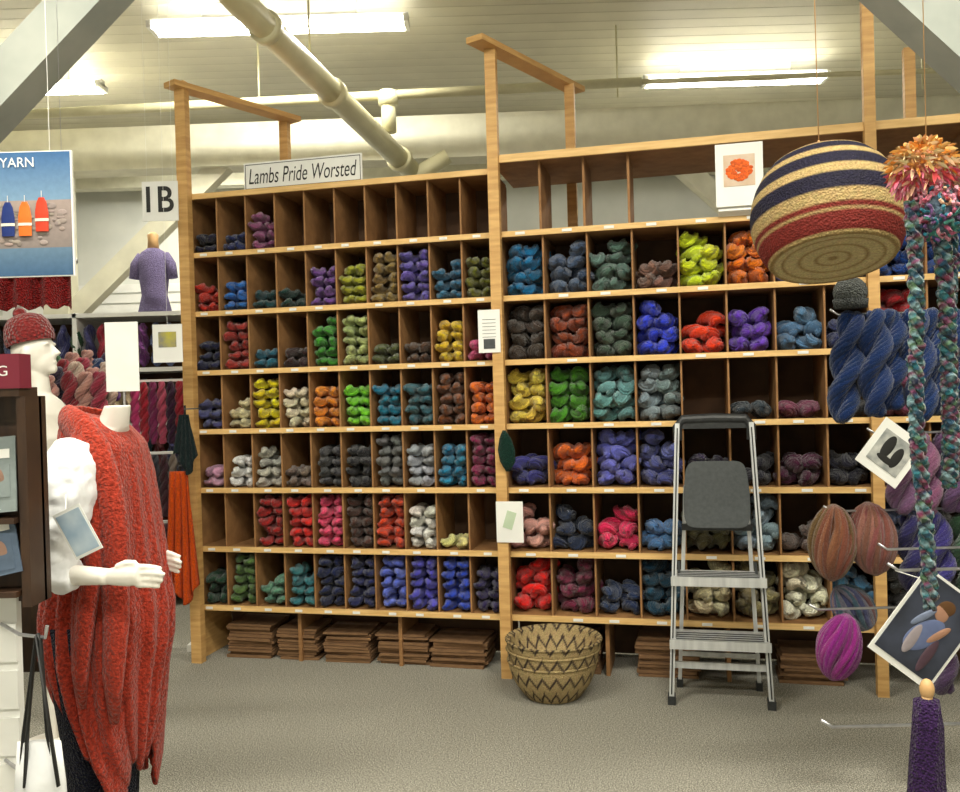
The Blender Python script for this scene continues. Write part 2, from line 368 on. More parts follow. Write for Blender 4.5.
for r in range(7):
    zb=ZS[6-r]+bt/2
    for i,e in enumerate(LROWS[r]):
        if not e: continue
        col=S(*e[0]); n=max(1,round(e[1]*5)); x0=i*W2+.0885
        for q in range(n):
            for s in (-1,1):
                if q==n-1 and random.random()<.1 and n>1: continue
                skein(mb,(x0+s*.0400+random.uniform(-.003,.003),.125+random.uniform(-.02,.02),zb+.034+q*.0545+random.uniform(-.003,.002)),.23,.046,.037,random.uniform(-.2,.2),random.uniform(-.05,.05),vary(col,.14),tilt=random.uniform(-.3,.3))
    for i,e in enumerate(RROWS[r]):
        if not e: continue
        col=S(*e[0]); n=max(1,round(e[1]*4)); x0=T1+.03+(i+.5)*WR
        for q in range(n):
            off=(.008 if q%2 else -.008)
            for s in (-1,1):
                if q==n-1 and random.random()<.25 and n>1: continue
                skein(mb,(x0+s*.048+off+random.uniform(-.004,.004),.15+random.uniform(-.02,.02),zb+.047+q*.067+random.uniform(-.004,.002)),.20,.060,.048,random.choice((-.5,.1,.5))+random.uniform(-.2,.2),random.uniform(-.15,.15),vary(col,.16),tilt=random.choice((-.4,.4))+random.uniform(-.25,.25))
mb.obj('yarn_skeins',[YARN],smooth=True,loc=S0,rotz=RZ)

mb=MB()
for x,w in ((.27,.27),(.56,.23),(.86,.26),(1.18,.28),(1.50,.3),(2.10,.3),(2.60,.3),(3.3,.3)):
    z=0.0
    for q in range(random.randint(9,12)):
        th=random.uniform(.012,.02); mb.box((x+random.uniform(-.012,.012),.19+random.uniform(-.015,.015),z+th/2),(w,.24,th-.003),Matrix.Rotation(random.uniform(-.05,.05),3,'Z'),0); z+=th
mb.obj('flattened_cardboard_stacks',[CARD],loc=S0,rotz=RZ)

mb=MB(); t0,t1=.35,1.05; zc=ZT+.0125+.078
mb.box(((t0+t1)/2,.02,zc),(t1-t0,.006,.155),None,0)
text(mb,'Lambs Pride Worsted',(t0+.03,.0155,zc-.042),.64,mat=1,shear=.22,height=.085)
for (a,b,c,d) in ((t0+.01,t1-.01,zc-.068,zc-.065),(t0+.01,t1-.01,zc+.065,zc+.068)): mb.box(((a+b)/2,.0155,(c+d)/2),(b-a,.002,.003),None,1)
for (a) in (t0+.01,t1-.01): mb.box((a,.0155,zc),(.003,.002,.135),None,1)
mb.obj('shelf_top_sign',[WHITE,BLACK],loc=S0,rotz=RZ)

mb=MB(); mb.box((T1-.02,-.076,1.79),(.115,.004,.22),None,0)
for q in range(6): mb.box((T1-.02,-.079,1.85-q*.018),(.07,.002,.002),None,1)
mb.box((T1-.02,-.079,1.725),(.06,.002,.05),None,2)
mb.obj('post_info_card',[WHITE,GPLASTIC,GPLASTIC],loc=S0,rotz=RZ)
mb=MB(); mb.box((T1+.06,-.076,.81),(.14,.004,.21),None,0); mb.box((T1+.06,-.079,.82),(.05,.002,.09),Matrix.Rotation(.3,3,'Y'),1)
mb.obj('post_info_card',[WHITE,mat_noise('pale_green_print',S(170,190,160),S(190,205,180),5,bs=0)],loc=S0,rotz=RZ)
mb=MB(); 
mb.rings([(1.07,T1+.06,-.085,.01,.004),(1.12,T1+.06,-.085,.04,.01),(1.18,T1+.055,-.085,.045,.012),(1.24,T1+.05,-.085,.03,.01),(1.28,T1+.045,-.085,.008,.004)],16,0,S(25,60,50))
mb.obj('felted_leaf_ornament',[FINEKNIT],smooth=True,loc=S0,rotz=RZ)
mb=MB(); mb.box((3.0,-.07,2.49),(.22,.008,.30),None,0); mb.box((3.0,-.0755,2.51),(.145,.003,.15),None,1)
for q in range(110):
    a=random.uniform(0,6.28); rr=.055*math.sqrt(random.random()); mb.ball((3.0+rr*math.cos(a),-.078,2.51+rr*math.sin(a)*.85),(.012,.003,.009),2,vary(S(225,95,25),.35),8,5)
mb.beam((3.0,-.06,2.33),(3.0,-.02,2.31),.2,.02,0)
mb.obj('framed_flower_print',[WHITE,mat_noise('pale_print',S(190,160,130),S(215,195,175),9,bs=0),FLATV],loc=S0,rotz=RZ)

# ---------------------------------------------------------------- step ladder
mb=MB(); fl,fr=2.625,3.070; tl,tr=2.680,3.022; zt=1.30
def rail(x0,x1,z): k=z/zt; return x0+(x1-x0)*k
def pp(z): return -.29+(.17)*z/zt
for a,b in ((fl,tl),(fr,tr)):
    mb.beam((a,pp(0)+0,.03),(b,pp(zt),zt),.022,.05,0,up=(0,-1,0))
    mb.beam((a,pp(0)-.027,.05),(b,pp(zt)-.027,zt-.02),.006,.006,1,up=(0,-1,0))
    mb.box((a,pp(0),.02),(.036,.06,.04),None,1)
    ia=a+.035 if a==fl else a-.035
    mb.beam((ia,-.055,.03),(b+(.03 if b==tl else -.03),-.115,1.0),.018,.026,0,up=(0,-1,0)); mb.box((ia,-.052,.02),(.03,.035,.04),None,1)
mb.tube([(tl,pp(1.22),1.22),(tl,pp(1.28),1.285),(tl+.025,-.12,1.32),(2.85,-.12,1.325),(tr-.025,-.12,1.32),(tr,pp(1.28),1.285),(tr,pp(1.22),1.22)],.019,12,1,flat=1.2)
mb.box((2.851,-.118,1.29),(.31,.02,.03),None,1)
R=Matrix.Rotation(-.08,3,'X')
n=40; V=[];w,h=.152,.158
for sgn in (-1,1):
    for j in range(n):
        a=2*math.pi*j/n; c,s=math.cos(a),math.sin(a)
        wz=h*math.copysign(abs(s)**.35,s)
        V.append((w*math.copysign(abs(c)**.25,c)*(1-.10*max(0,wz/h)),sgn*.012,wz))
V=np.array(V)@np.array(R).T+np.array([2.853,-.175,.965])
mb.add(V,[(j,(j+1)%n,n+(j+1)%n,n+j) for j in range(n)]+[tuple(range(n)),tuple(range(n,2*n))[::-1]],3)
for z,dp,y0 in ((.575,.18,-.285),(.289,.20,-.32)):
    xl,xr=rail(fl,tl,z)-.005,rail(fr,tr,z)+.005
    mb.box(((xl+xr)/2,y0+dp/2,z+.006),(xr-xl,dp,.016),None,0)
    mb.box(((xl+xr)/2,y0,z-.004),(xr-xl+.02,.012,.042),None,0)
    for q in range(4): mb.box(((xl+xr)/2,y0+.03+q*.035,z+.0155),(xr-xl-.04,.006,.003),None,1)
mb.box((2.85,pp(.16)+.02,.17),(.43,.014,.03),None,0); mb.box((2.85,-.07,.17),(.38,.012,.022),None,0)
mb.box((2.853,-.115,.80),(.33,.03,.03),None,1)
for x in (rail(fl,tl,.6)+.02,rail(fr,tr,.6)-.02): mb.beam((x,pp(.6),.56),(x,-.09,.62),.012,.02,2)
mb.obj('step_ladder',[SILVER,BPLASTIC,GPLASTIC,GPLASTIC],loc=S0,rotz=RZ)

# ---------------------------------------------------------------- stacked baskets
mb=MB(); tan=S(176,154,110); dk=S(66,54,48)
def bcol(a,u,r,z):
    k=20; tri=abs(((a*k/(2*math.pi))%1)-.5)*2
    band=(z/.085)%1
    return dk if abs(band-.15-tri*.6)<.12 else vary(tan,.12)
for q,(z0,rim) in enumerate(((0,.215),(.055,.224),(.11,.230))):
    hgt=.175 if q<2 else .165
    prof=[(0.001,z0+.004),(.07,z0+.004),(.125,z0+.004)]
    N=20
    for i in range(1,N+1):
        u=i/N; prof.append((.125+(rim-.125)*math.sin(u*1.45)/math.sin(1.45)*1.0,z0+.004+hgt*u**1.15))
    prof.append((rim+.006,z0+hgt+.006)); prof.append((rim,z0+hgt+.014)); prof.append((rim-.010,z0+hgt+.006))
    for i in range(N-1,-1,-1):
        u=i/N; prof.append((.117+(rim-.135)*math.sin(u*1.45)/math.sin(1.45),z0+.014+hgt*u**1.15))
    prof.append((.001,z0+.014))
    mb.lathe(prof,(0.004*q,0,0),200,0,bcol)
mb.obj('stacked_woven_baskets',[WEAVE],smooth=True,loc=(.315,4.25,0))

# ---------------------------------------------------------------- hanging round basket
mb=MB(); T=S(168,144,96); N=S(24,21,42); RD=S(118,40,34); B=S(156,130,84)
pts=[(0.001,0.006),(.05,0.005),(.10,0.004),(0.15,.002),(.186,.0),(.200,.02),(.214,.05),(.228,.09),(.235,.13),(.234,.17),(.226,.21),(.212,.25),(.190,.29),(.160,.325),(.12,.35),(.07,.365),(.001,.37)]
prof=[]
for i in range(len(pts)-1):
    for k in range(5): prof.append(tuple(pts[i][j]+(pts[i+1][j]-pts[i][j])*k/5 for j in (0,1)))
prof.append(pts[-1])
def bol(a,u,r,z):
    if z<.0065 and r<.187: 
        return vary(S(196,178,130),.07) if r<.172 and int(r/.012)%4 else vary(B,.08)
    if z<.012: return vary(T,.1)
    if z<.060: return vary(RD,.15) 
    if z<.070: return vary(T,.12)
    if z<.082: return vary(RD,.12)
    if z<.125: return vary(T,.12)
    if z<.182: return vary(N,.2)
    if z<.215: return vary(T,.1)
    if z<.265: return vary(N,.2)
    if z<.285: return vary(T,.1)
    if z<.320: return vary(N,.2)
    if z<.33: return vary(T,.1)
    return vary(S(100,34,44) if int(z*260)%3 else T,.15)
R=Matrix.Rotation(math.radians(1),3,'Y')@Matrix.Rotation(math.radians(-17),3,'X')
off=Vector((1.115,2.8,2.045))-R@Vector((0,0,.185))
mb.lathe(prof,tuple(off),96,0,bol,R)
top=off+R@Vector((0,0,.365))
mb.tube([top,(top.x-.005,top.y,3.2),(top.x-.02,top.y,H)],.0018,6,1)
mb.tube([top,(top.x-.01,top.y-.02,top.z+.03),(top.x,top.y,top.z+.05)],.004,6,1)
mb.obj('hanging_woven_basket',[WEAVE,TAN],smooth=True)

# ---------------------------------------------------------------- feather + scarf hanging
mb=MB(); C0=Vector((1.12,2.2,2.02))
palT=[S(215,155,80),S(222,188,122),S(225,198,160),S(210,136,60),S(195,178,135),S(218,160,108)]
palL=[S(218,120,142),S(225,154,170),S(222,172,140),S(210,92,120),S(195,72,76)]
for q in range(1100):
    d=Vector((random.gauss(0,1),random.gauss(0,.8),random.gauss(0.0,.9))).normalized()
    p=C0+Vector((d.x*.062,d.y*.05,d.z*.055)); L=random.uniform(.018,.042)
    dd=(d+Vector((random.gauss(0,.9),random.gauss(0,.9),random.gauss(0,.9)))).normalized()
    sd=dd.cross(Vector((random.random(),random.random(),random.random()))).normalized()*random.uniform(.003,.006)
    dr=Vector((0,0,-.010)); P=[p,p+dd*L*.35+sd,p+dd*L*.75+sd*.8+dr*.5,p+dd*L+dr,p+dd*L*.75-sd*.8+dr*.5,p+dd*L*.35-sd]
    c=vary(random.choice(palT if p.z>C0.z-.01 else palL),.2)
    mb.add([tuple(x) for x in P],[(0,1,2,3),(0,3,4,5)],0,c)
mb.ball(C0,(.06,.05,.055),1,S(225,150,105))
pal2=[S(40,120,140),S(225,110,150),S(50,70,120),S(80,150,140),S(240,160,180),S(120,80,140),S(120,40,60),S(60,130,120)]
for q in range(230):
    d=Vector((random.gauss(0,1),random.gauss(0,1),random.gauss(0,1))).normalized(); p=C0+Vector((.03,-.01,-.115))+Vector((d.x*.062,d.y*.05,d.z*.065))
    a=Vector((random.gauss(0,1),random.gauss(0,1),random.gauss(0,1))).normalized()*.016; b=a.cross(d)
    mb.tube([p-a,p-a*.3+b*.5,p+a*.4+b*.4,p+a],.0045,6,1,vary(random.choice(pal2 if d.z<.2 else palL+pal2[:1])))
mb.ball(C0+Vector((.03,-.01,-.115)),(.058,.046,.06),1,S(90,110,130))
def strand(pts,r,ph):
    n=150; P0=[Vector(p) for p in pts]
    def at(u):
        k=u*(len(P0)-1); i=min(int(k),len(P0)-2); return P0[i].lerp(P0[i+1],k-i)
    for k in range(3):
        P=[];RR=[];CC=[]
        for i in range(n):
            u=i/(n-1); a=ph+k*2.094+u*60; c=at(u)
            P.append((c.x+.005*math.sin(u*9)+r*.6*math.cos(a),c.y+r*.6*math.sin(a),c.z)); RR.append(r*.5*random.uniform(.7,1.4)*(1 if u<.97 else .6)); 
            CC.append(random.choice([S(24,70,86),S(40,110,120),S(26,36,66),S(50,95,100),S(30,66,90),S(120,60,96),S(80,110,80),S(120,150,156),S(100,40,60)]))
        mb.tube(P,RR,8,1,np.array(CC))
strand([(1.08,2.18,1.93),(1.085,2.18,1.4),(1.10,2.18,.92)],.018,0); strand([(1.155,2.2,1.90),(1.18,2.2,1.5),(1.165,2.2,1.22)],.020,1); strand([(1.09,2.22,1.55),(1.10,2.22,1.3),(1.12,2.22,1.05)],.012,2)
strand([(1.20,2.23,1.92),(1.20,2.23,1.6),(1.19,2.23,1.30)],.014,3)
mb.tube([(1.13,2.2,2.0),(1.13,2.2,H)],.0012,6,2)
mb.obj('feather_trimmed_novelty_scarf',[FLATV,KNIT,TAN],smooth=True)

# ---------------------------------------------------------------- right grid wall with hanging hanks
mb=MB()
for i in range(14): mb.tube([(1.88,2.0+i*.1,0.0),(1.88,2.0+i*.1,2.1)],.004,6)
for i in range(21): mb.tube([(1.875,1.98,.06+i*.1),(1.875,3.32,.06+i*.1)],.004,6)
def arm(y,z,x): mb.tube([(1.875,y,z),(x+.03,y,z),(x,y,z+.02)],.0045,8)
arm(3.2,1.73,1.28); arm(3.1,1.03,1.2); arm(3.1,1.30,1.36); arm(3.1,.685,1.14); arm(2.3,.585,.87); arm(2.9,.93,1.30); arm(2.4,.97,1.10)
mb.obj('wire_grid_display_rack',[STEEL],smooth=True)

mb=MB()
nav=S(18,44,92)
for i,(x,b) in enumerate(((1.36,1.30),(1.43,1.40),(1.50,1.48),(1.57,1.57),(1.64,1.65),(1.70,1.72))):
    hank(mb,(x,3.2-.03*(i%2),1.735),(b,3.17-.05*(i%2),1.345+.02*(i%3)),.055,nav,1.3,.0135,i*1.1)
mb.obj('navy_yarn_hanks',[YARN],smooth=True)
mb=MB(); mb.ball((1.355,3.2,1.81),(.060,.055,.058),0,S(95,98,96)); mb.rings([(1.752,1.355,3.2,.058,.05),(1.785,1.355,3.2,.063,.056)],24,0,S(80,83,83))
mb.obj('grey_knitted_hat',[FINEKNIT],smooth=True)
def plump(mb,c,w,h,cols,tilt=0,lobes=22):
    R=Matrix.Rotation(tilt,3,'Y')
    mb.ball(c,(w*.40,w*.34,h*.42),0,cols[0],R=R)
    for k in range(lobes):
        a=2*math.pi*k/lobes+random.uniform(-.2,.2); P=[];rs=w*random.uniform(.38,.46); tw=random.uniform(.2,1.5)
        for i in range(15):
            u=i/14; r=(math.sin(math.pi*u)**.6)*rs+.004
            p=R@Vector((r*math.cos(a+u*tw),r*.85*math.sin(a+u*tw),(u-.5)*h)); P.append(tuple(Vector(c)+p))
        mb.tube(P,[.085*w*(math.sin(math.pi*(i/14))**.5*.6+.4) for i in range(15)],7,0,vary(random.choice(cols),.2))
mb=MB(); plump(mb,(1.230,3.1,.920),.155,.265,[S(118,74,52),S(128,84,60),S(108,86,56),S(120,70,54)],.05,42); plump(mb,(1.368,3.1,.930),.16,.255,[S(132,78,70),S(118,78,64),S(122,68,66),S(138,90,80)],-.1,42)
mb.obj('variegated_yarn_hanks',[YARN],smooth=True)
mb=MB(); plump(mb,(1.245,3.1,.55),.145,.235,[S(130,30,114),S(120,26,112),S(144,40,126)],.25,40)
mb.obj('magenta_yarn_hank',[YARN],smooth=True)
mb=MB(); plump(mb,(1.335,3.19,.665),.13,.19,[S(80,84,120),S(70,95,110),S(130,96,96),S(120,120,136)],-.7,34); mb.obj('multicolor_yarn_hank',[YARN],smooth=True)
mb=MB()
for x,z,c in ((1.47,1.16,(120,84,120)),(1.56,1.15,(128,80,112)),(1.65,1.16,(90,62,98)),(1.51,.86,(40,36,84)),(1.60,.87,(52,46,110)),(1.70,.86,(50,80,60)),(1.6,.52,(70,50,80))):
    hank(mb,(x,3.12,z+.14),(x+.01,3.1,z-.14),.05,S(*c),1.2,.0125,x*9)
mb.obj('hanging_yarn_hanks',[YARN],smooth=True)

mb=MB(); R=Matrix.Rotation(math.radians(38),3,'Y'); c=Vector((1.395,3.0,1.24))
mb.box(c,(.17,.004,.18),R,0); mb.box(c+R@Vector((0,-.0035,.0)),(.125,.002,.12),R,2)
mb.ball(c+R@Vector((-.02,-.004,.01)),(.02,.002,.045),1,R=R); mb.ball(c+R@Vector((.025,-.004,-.005)),(.018,.002,.04),1,R=R); mb.ball(c+R@Vector((.0,-.004,-.03)),(.04,.002,.012),1,R=R)
mb.tube([tuple(c+R@Vector((0,0,.09))),(1.40,3.1,1.31)],.0015,5,1)
mb.obj('hanging_pattern_card',[WHITE,BLACK,mat_noise('grey_photo_print',S(120,125,125),S(190,190,185),25,bs=0)])
mb=MB(); R=Matrix.Rotation(math.radians(38),3,'Y'); c=Vector((1.185,2.36,.82))
mb.box(c,(.2,.004,.27),R,0); mb.box(c+R@Vector((0,-.003,.005)),(.182,.003,.245),R,1)
R2=Matrix.Rotation(math.radians(65),3,'Y')
mb.ball(c+R@Vector((.005,-.004,.055)),(.020,.003,.025),3,S(170,128,106)); mb.ball(c+R@Vector((.008,-.0038,.072)),(.026,.003,.022),3,S(95,66,40))
mb.ball(c+R@Vector((0,-.005,-.02)),(.034,.003,.062),3,S(100,112,150),R=R2); mb.ball(c+R@Vector((-.02,-.006,-.045)),(.016,.003,.045),3,S(155,145,150),R=R); mb.ball(c+R@Vector((.03,-.006,.0)),(.011,.003,.04),3,S(165,125,102),R=R2)
mb.ball(c+R@Vector((-.03,-.0055,.02)),(.01,.003,.04),3,S(120,130,155),R=R2); mb.ball(c+R@Vector((.04,-.0055,-.06)),(.014,.003,.05),3,S(80,60,70),R=R)
mb.tube([tuple(c+R@Vector((0,0,.13))),(1.12,2.4,.97)],.0015,5,0)
mb.obj('hanging_photo_card',[WHITE,mat_noise('dark_photo_print',S(20,24,36),S(60,66,84),9,bs=0),WHITE,FLATV])

mb=MB()
mb.tube([(1.0,2.0,.0),(1.0,2.0,.77)],.012,10,1); mb.lathe([(.001,0),(.12,0),(.12,.02),(.001,.03)],(1.0,2.0,0),24,1); mb.ball((1.0,2.0,.785),(.016,.016,.024),1)
mb.rings([(.765,1.0,2.0,.016,.016),(.76,1.0,2.0,.026,.026),(.70,1.0,2.0,.032,.03),(.62,.995,2.0,.035,.034),(.50,.99,2.0,.045,.04),(.35,.985,2.0,.045,.045),(.15,.985,2.0,.05,.05)],24,0,S(62,38,84),fn=lambda a,i:1+.12*math.sin(5*a+i))
mb.obj('purple_knit_scarf_stand',[FINEKNIT,TAN],smooth=True)

# ---------------------------------------------------------------- mannequins
def arm_chain(mb,sh,el,wr,hand,r=(.05,.045,.036,.028,.024),mat=0):
    sh,el,wr,hand=map(Vector,(sh,el,wr,hand))
    mb.tube([sh,sh.lerp(el,.5),el,el.lerp(wr,.4),wr],list(r),14,mat)
    mb.ball(el,r[2]*1.02,mat); 
    d=(hand-wr).normalized(); side=d.cross(Vector((0,0,1))).normalized(); up=side.cross(d)
    mb.tube([wr,wr+d*.02,wr+d*.06,wr+d*.09],[.020,.023,.026,.022],12,mat,flat=.6)
    for k in range(4):
        o=up*(-.022+.0148*k); L=[.046,.056,.062,.054][k]; b=wr+d*.08+o
        mb.tube([b,b+d*L*.4-side*.006-up*.002,b+d*L*.75-side*.016-up*.006,b+d*L-side*.028-up*.012],[.0078,.0078,.0070,.0058],8,mat)
    b=wr+d*.03+up*.022; mb.tube([b,b+d*.025+up*.010,b+d*.055+up*.010],[.010,.009,.007],8,mat)
def fuse(o,vox=.006):
    m=o.modifiers.new('fuse','REMESH'); m.mode='VOXEL'; m.voxel_size=vox; m.use_smooth_shade=True
    s=o.modifiers.new('smooth','SMOOTH'); s.iterations=2; s.factor=.5

root=bpy.data.objects.new('mannequin_in_red_shawl',None); scene.collection.objects.link(root)
mb=MB(); X,Y=-1.09,2.46
mb.rings([(.86,X,Y,.10,.155),(.98,X,Y,.085,.13),(1.10,X+.005,Y,.09,.14),(1.22,X+.015,Y,.105,.155),(1.32,X+.02,Y,.095,.17),(1.38,X+.03,Y,.075,.145),(1.40,X+.05,Y-.01,.055,.09),(1.42,X+.07,Y-.03,.045,.05),(1.45,X+.085,Y-.04,.038,.040),(1.480,X+.095,Y-.045,.034,.036)],32)
arm_chain(mb,(-1.07,2.27,1.32),(-1.090,2.20,1.065),(-.93,2.16,1.062),(-.86,2.145,1.065),r=(.05,.045,.031,.026,.021))
arm_chain(mb,(-1.07,2.62,1.34),(-1.07,2.70,1.06),(-.97,2.57,1.04),(-.89,2.48,1.035))
o=mb.obj('body',[MANN],parent=root); fuse(o,.004)
mb=MB()
for s in (-1,1):
    mb.tube([(X,Y+.08*s,.90),(X+.01,Y+.085*s,.7),(X+.01,Y+.08*s,.5),(X,Y+.08*s,.25),(X-.01,Y+.08*s,.06)],[.10,.088,.066,.06,.05],18,0,S(24,26,42))
    mb.ball((X+.05,Y+.08*s,.035),(.12,.045,.035),0,S(30,28,28))
mb.obj('trousers',[FINEKNIT],smooth=True,parent=root)
mb=MB()
mb.rings([(.84,X,Y,.112,.165),(.98,X-.005,Y,.105,.15),(1.12,X-.005,Y,.100,.15),(1.24,X+.0,Y,.112,.160),(1.33,X+.0,Y,.10,.165),(1.38,X+.01,Y,.08,.15),(1.40,X+.03,Y,.055,.10)],36)
mb.tube([(X+.035,2.34,1.355),(X+.040,2.28,1.345),(X+.030,2.225,1.27),(X+.015,2.20,1.18),(X+.002,2.20,1.11),(X+.007,2.195,1.075),(X+.04,2.190,1.063),(X+.075,2.184,1.064)],[.044,.068,.080,.078,.068,.058,.048,.040],20)
o=mb.obj('shirt',[SHIRT],parent=root); fuse(o,.007)
d=o.modifiers.new('wr','DISPLACE'); tx=bpy.data.textures.new('wrinkle','CLOUDS'); tx.noise_scale=.045; d.texture=tx; d.strength=.024; d.mid_level=.5
tab=[(1.46,-1.13,-1.03,.07),(1.43,-1.145,-.99,.11),(1.39,-1.15,-.96,.15),(1.29,-1.14,-.945,.175),(1.13,-1.15,-.925,.18),(1.025,-1.19,-.91,.185),(.92,-1.215,-.895,.185),(.816,-1.215,-.90,.185),(.711,-1.175,-.92,.18),(.607,-1.11,-.935,.17),(.53,-1.055,-.95,.14),(.47,-1.02,-.965,.10)]
zs=[t[0] for t in tab][::-1]; rowsN=64; V=[];segs=192
for i in range(rowsN):
    u=i/(rowsN-1); z=1.46+(.47-1.46)*u
    xl=np.interp(z,zs,[t[1] for t in tab][::-1]); xr=np.interp(z,zs,[t[2] for t in tab][::-1]); ry=np.interp(z,zs,[t[3] for t in tab][::-1])
    for j in range(segs):
        a=2*math.pi*j/segs; am=(.05+.10*u)*min(1,u*4+.2)
        k=1+.02*math.sin(5*a+2*u)+am*(1-abs(math.sin(9*a+1.3*math.sin(2.5*u)+.5*math.sin(3*a)))-.45)+.02*math.sin(21*a+4*u)*u
        xx=(xl+xr)/2+(xr-xl)/2*k*math.cos(a); yy=Y+ry*k*math.sin(a)
        zz=z-.35*(xx-(xl+xr)/2)*max(0,1-u*5)+ (0.06*math.sin(2*a+2)+.04*math.sin(5*a)+.015*math.sin(18*a))*max(0,u-.5)*2
        V.append((xx,yy,zz))
F=[(i*segs+j,i*segs+(j+1)%segs,(i+1)*segs+(j+1)%segs,(i+1)*segs+j) for i in range(rowsN-1) for j in range(segs)]
mb=MB(); RC=S(172,58,40); mb.add(V,F,0,RC)
mb.tube([(-1.13,2.42,1.44),(-1.10,2.35,1.445),(-1.05,2.31,1.42),(-1.005,2.285,1.36),(-.975,2.275,1.27),(-.955,2.27,1.16),(-.955,2.27,1.05),(-.955,2.265,.92),(-.965,2.26,.78),(-.97,2.27,.66)],[.03,.042,.05,.054,.054,.050,.046,.042,.034,.015],18,0,S(178,62,44),flat=.65)
mb.tube([(-1.10,2.38,1.45),(-1.06,2.31,1.43),(-1.02,2.275,1.33),(-1.0,2.262,1.20),(-1.005,2.26,1.08),(-1.03,2.26,.95),(-1.05,2.262,.8),(-1.05,2.27,.7)],[.02,.03,.034,.034,.034,.036,.03,.012],14,0,RC,flat=.7)
o=mb.obj('shawl',[CHUNKY],smooth=True,parent=root); s=o.modifiers.new('th','SOLIDIFY'); s.thickness=.008
mb=MB(); R=Matrix.Rotation(-.42,3,'Y')@Matrix.Rotation(.1,3,'X'); c=Vector((-.965,2.09,1.185)); mb.box(c,(.07,.003,.12),R,0); mb.box(c+R@Vector((0,-.002,0)),(.06,.001,.105),R,1)
mb.tube([tuple(c+R@Vector((0,0,.06))),(-1.01,2.13,1.27)],.0012,5,0)
mb.obj('price_tag',[WHITE,mat_noise('blue_tag_print',S(120,150,180),S(190,205,215),12,bs=0)],parent=root)

root=bpy.data.objects.new('mannequin_in_red_hat',None); scene.collection.objects.link(root)
mb=MB(); X,Y=-1.89,3.8
mb.rings([(.0,X,Y,.14,.14),(.02,X,Y,.14,.14),(.03,X,Y,.02,.02),(.8,X,Y,.02,.02),(.84,X,Y,.08,.12),(.95,X,Y,.12,.155),(1.08,X,Y,.095,.125),(1.22,X+.01,Y,.105,.14),(1.34,X+.02,Y,.125,.165),(1.44,X,Y,.10,.185),(1.50,X-.01,Y,.07,.12),(1.53,X-.01,Y,.045,.05),(1.58,X-.01,Y,.04,.042),(1.62,X-.02,Y,.045,.045)],32)
mb.ball((X-.035,Y,1.715),(.088,.075,.105)); mb.ball((X-.0,Y,1.67),(.062,.055,.07)); mb.ball((X+.045,Y,1.635),(.025,.022,.022))
mb.tube([(X+.045,Y,1.735),(X+.075,Y,1.70),(X+.05,Y,1.685)],[.009,.014,.011],10); mb.ball((X+.052,Y,1.66),(.016,.024,.008)); mb.ball((X+.05,Y,1.648),(.015,.02,.007))
for s in (-1,1): mb.ball((X-.03,Y+.076*s,1.70),(.016,.01,.028)); mb.ball((X+.038,Y+.03*s,1.742),(.015,.018,.008)); mb.tube([(X,Y+.16*s,1.42),(X-.03,Y+.2*s,1.25),(X-.02,Y+.21*s,1.12)],[.05,.042,.036],14)
o=mb.obj('body',[MANN],parent=root); fuse(o,.007)
mb=MB(); prof=[(.098,0),(.103,.02),(.102,.04),(.098,.06),(.092,.085),(.07,.115),(.035,.13),(.001,.134)]
mb.lathe(prof,(X-.04,Y,1.745),32,0,R=Matrix.Rotation(-.22,3,'Y'),sy=.9,col=S(130,35,35)); mb.ball((X-.085,Y,1.875),.028,0,S(140,40,40))
mb.obj('hat',[KNIT],smooth=True,parent=root)

mb=MB(); X,Y=-2.36,6.45; b=2.125
mb.rings([(b,X,Y,.12,.10),(b+.12,X,Y,.09,.085),(b+.24,X,Y,.105,.095),(b+.36,X,Y,.115,.09),(b+.43,X,Y,.09,.07),(b+.46,X,Y,.045,.045)],28,0,S(146,134,180))
for s in (-1,1): mb.tube([(X+.08*s,Y,b+.41),(X+.125*s,Y-.01,b+.34),(X+.14*s,Y-.01,b+.24)],[.04,.042,.038],12,0,S(146,134,180))
mb.rings([(b+.45,X,Y,.042,.042),(b+.52,X,Y,.036,.038),(b+.56,X,Y,.04,.04),(b+.58,X,Y,.02,.02)],20,1)
mb.obj('child_dress_form_in_lavender_top',[FINEKNIT,TAN],smooth=True)

# ---------------------------------------------------------------- left background racks
mb=MB(); bright=[(160,40,60),(190,60,120),(120,60,130),(60,60,110),(40,90,110),(150,60,40),(60,40,50),(190,170,140),(50,90,60),(40,40,45),(200,90,60),(110,30,40),(90,100,140)]
y0=6.3
for x in (-4.6,-3.75,-2.9,-2.05): mb.box((x,y0+.3,1.06),(.03,.55,2.12),None,0)
for k in range(6): mb.box((-3.325,y0+.3,.1+.400*k),(2.55,.55,.03),None,0)
mb.box((-3.325,y0+.58,1.06),(2.55,.02,2.12),None,2)
for k in range(5):
    for i in range(26):
        x=-4.54+i*.096
        if random.random()<.95: 
            c=vary(S(*random.choice(bright))); 
            skein(mb,(x,y0+.08,.1+.400*k+.180),.32,.048,.07,0,math.pi/2,c,mat=1)
mb.obj('back_yarn_display_rack',[WHITE,YARN,DARKPLY],smooth=False)
mb=MB(); y0=5.35 
for x in (-2.10,-1.74): mb.box((x,y0+.05,.80),(.02,.03,1.60),None,0)
for z in (1.60,1.16,.74): mb.box((-1.92,y0,z),(.38,.02,.015),None,0)
for k,z in enumerate((1.60,1.16,.74)):
    for i in range(7):
        cs=[(200,60,120),(170,30,50),(130,40,90),(190,80,110),(60,30,60),(170,40,60),(120,30,50)] if k==0 else [(90,80,80),(120,110,110),(60,60,70),(70,40,50),(140,130,120),(50,60,80),(100,90,90)]
        hank(mb,(-2.08+i*.054,y0-.04,z-.01),(-2.08+i*.054,y0-.05,z-.38),.026,S(*cs[i]),2.5,.009,i,6,1)
for x in (-2.10,-1.74): mb.box((x,y0,.02),(.04,.4,.04),None,0)
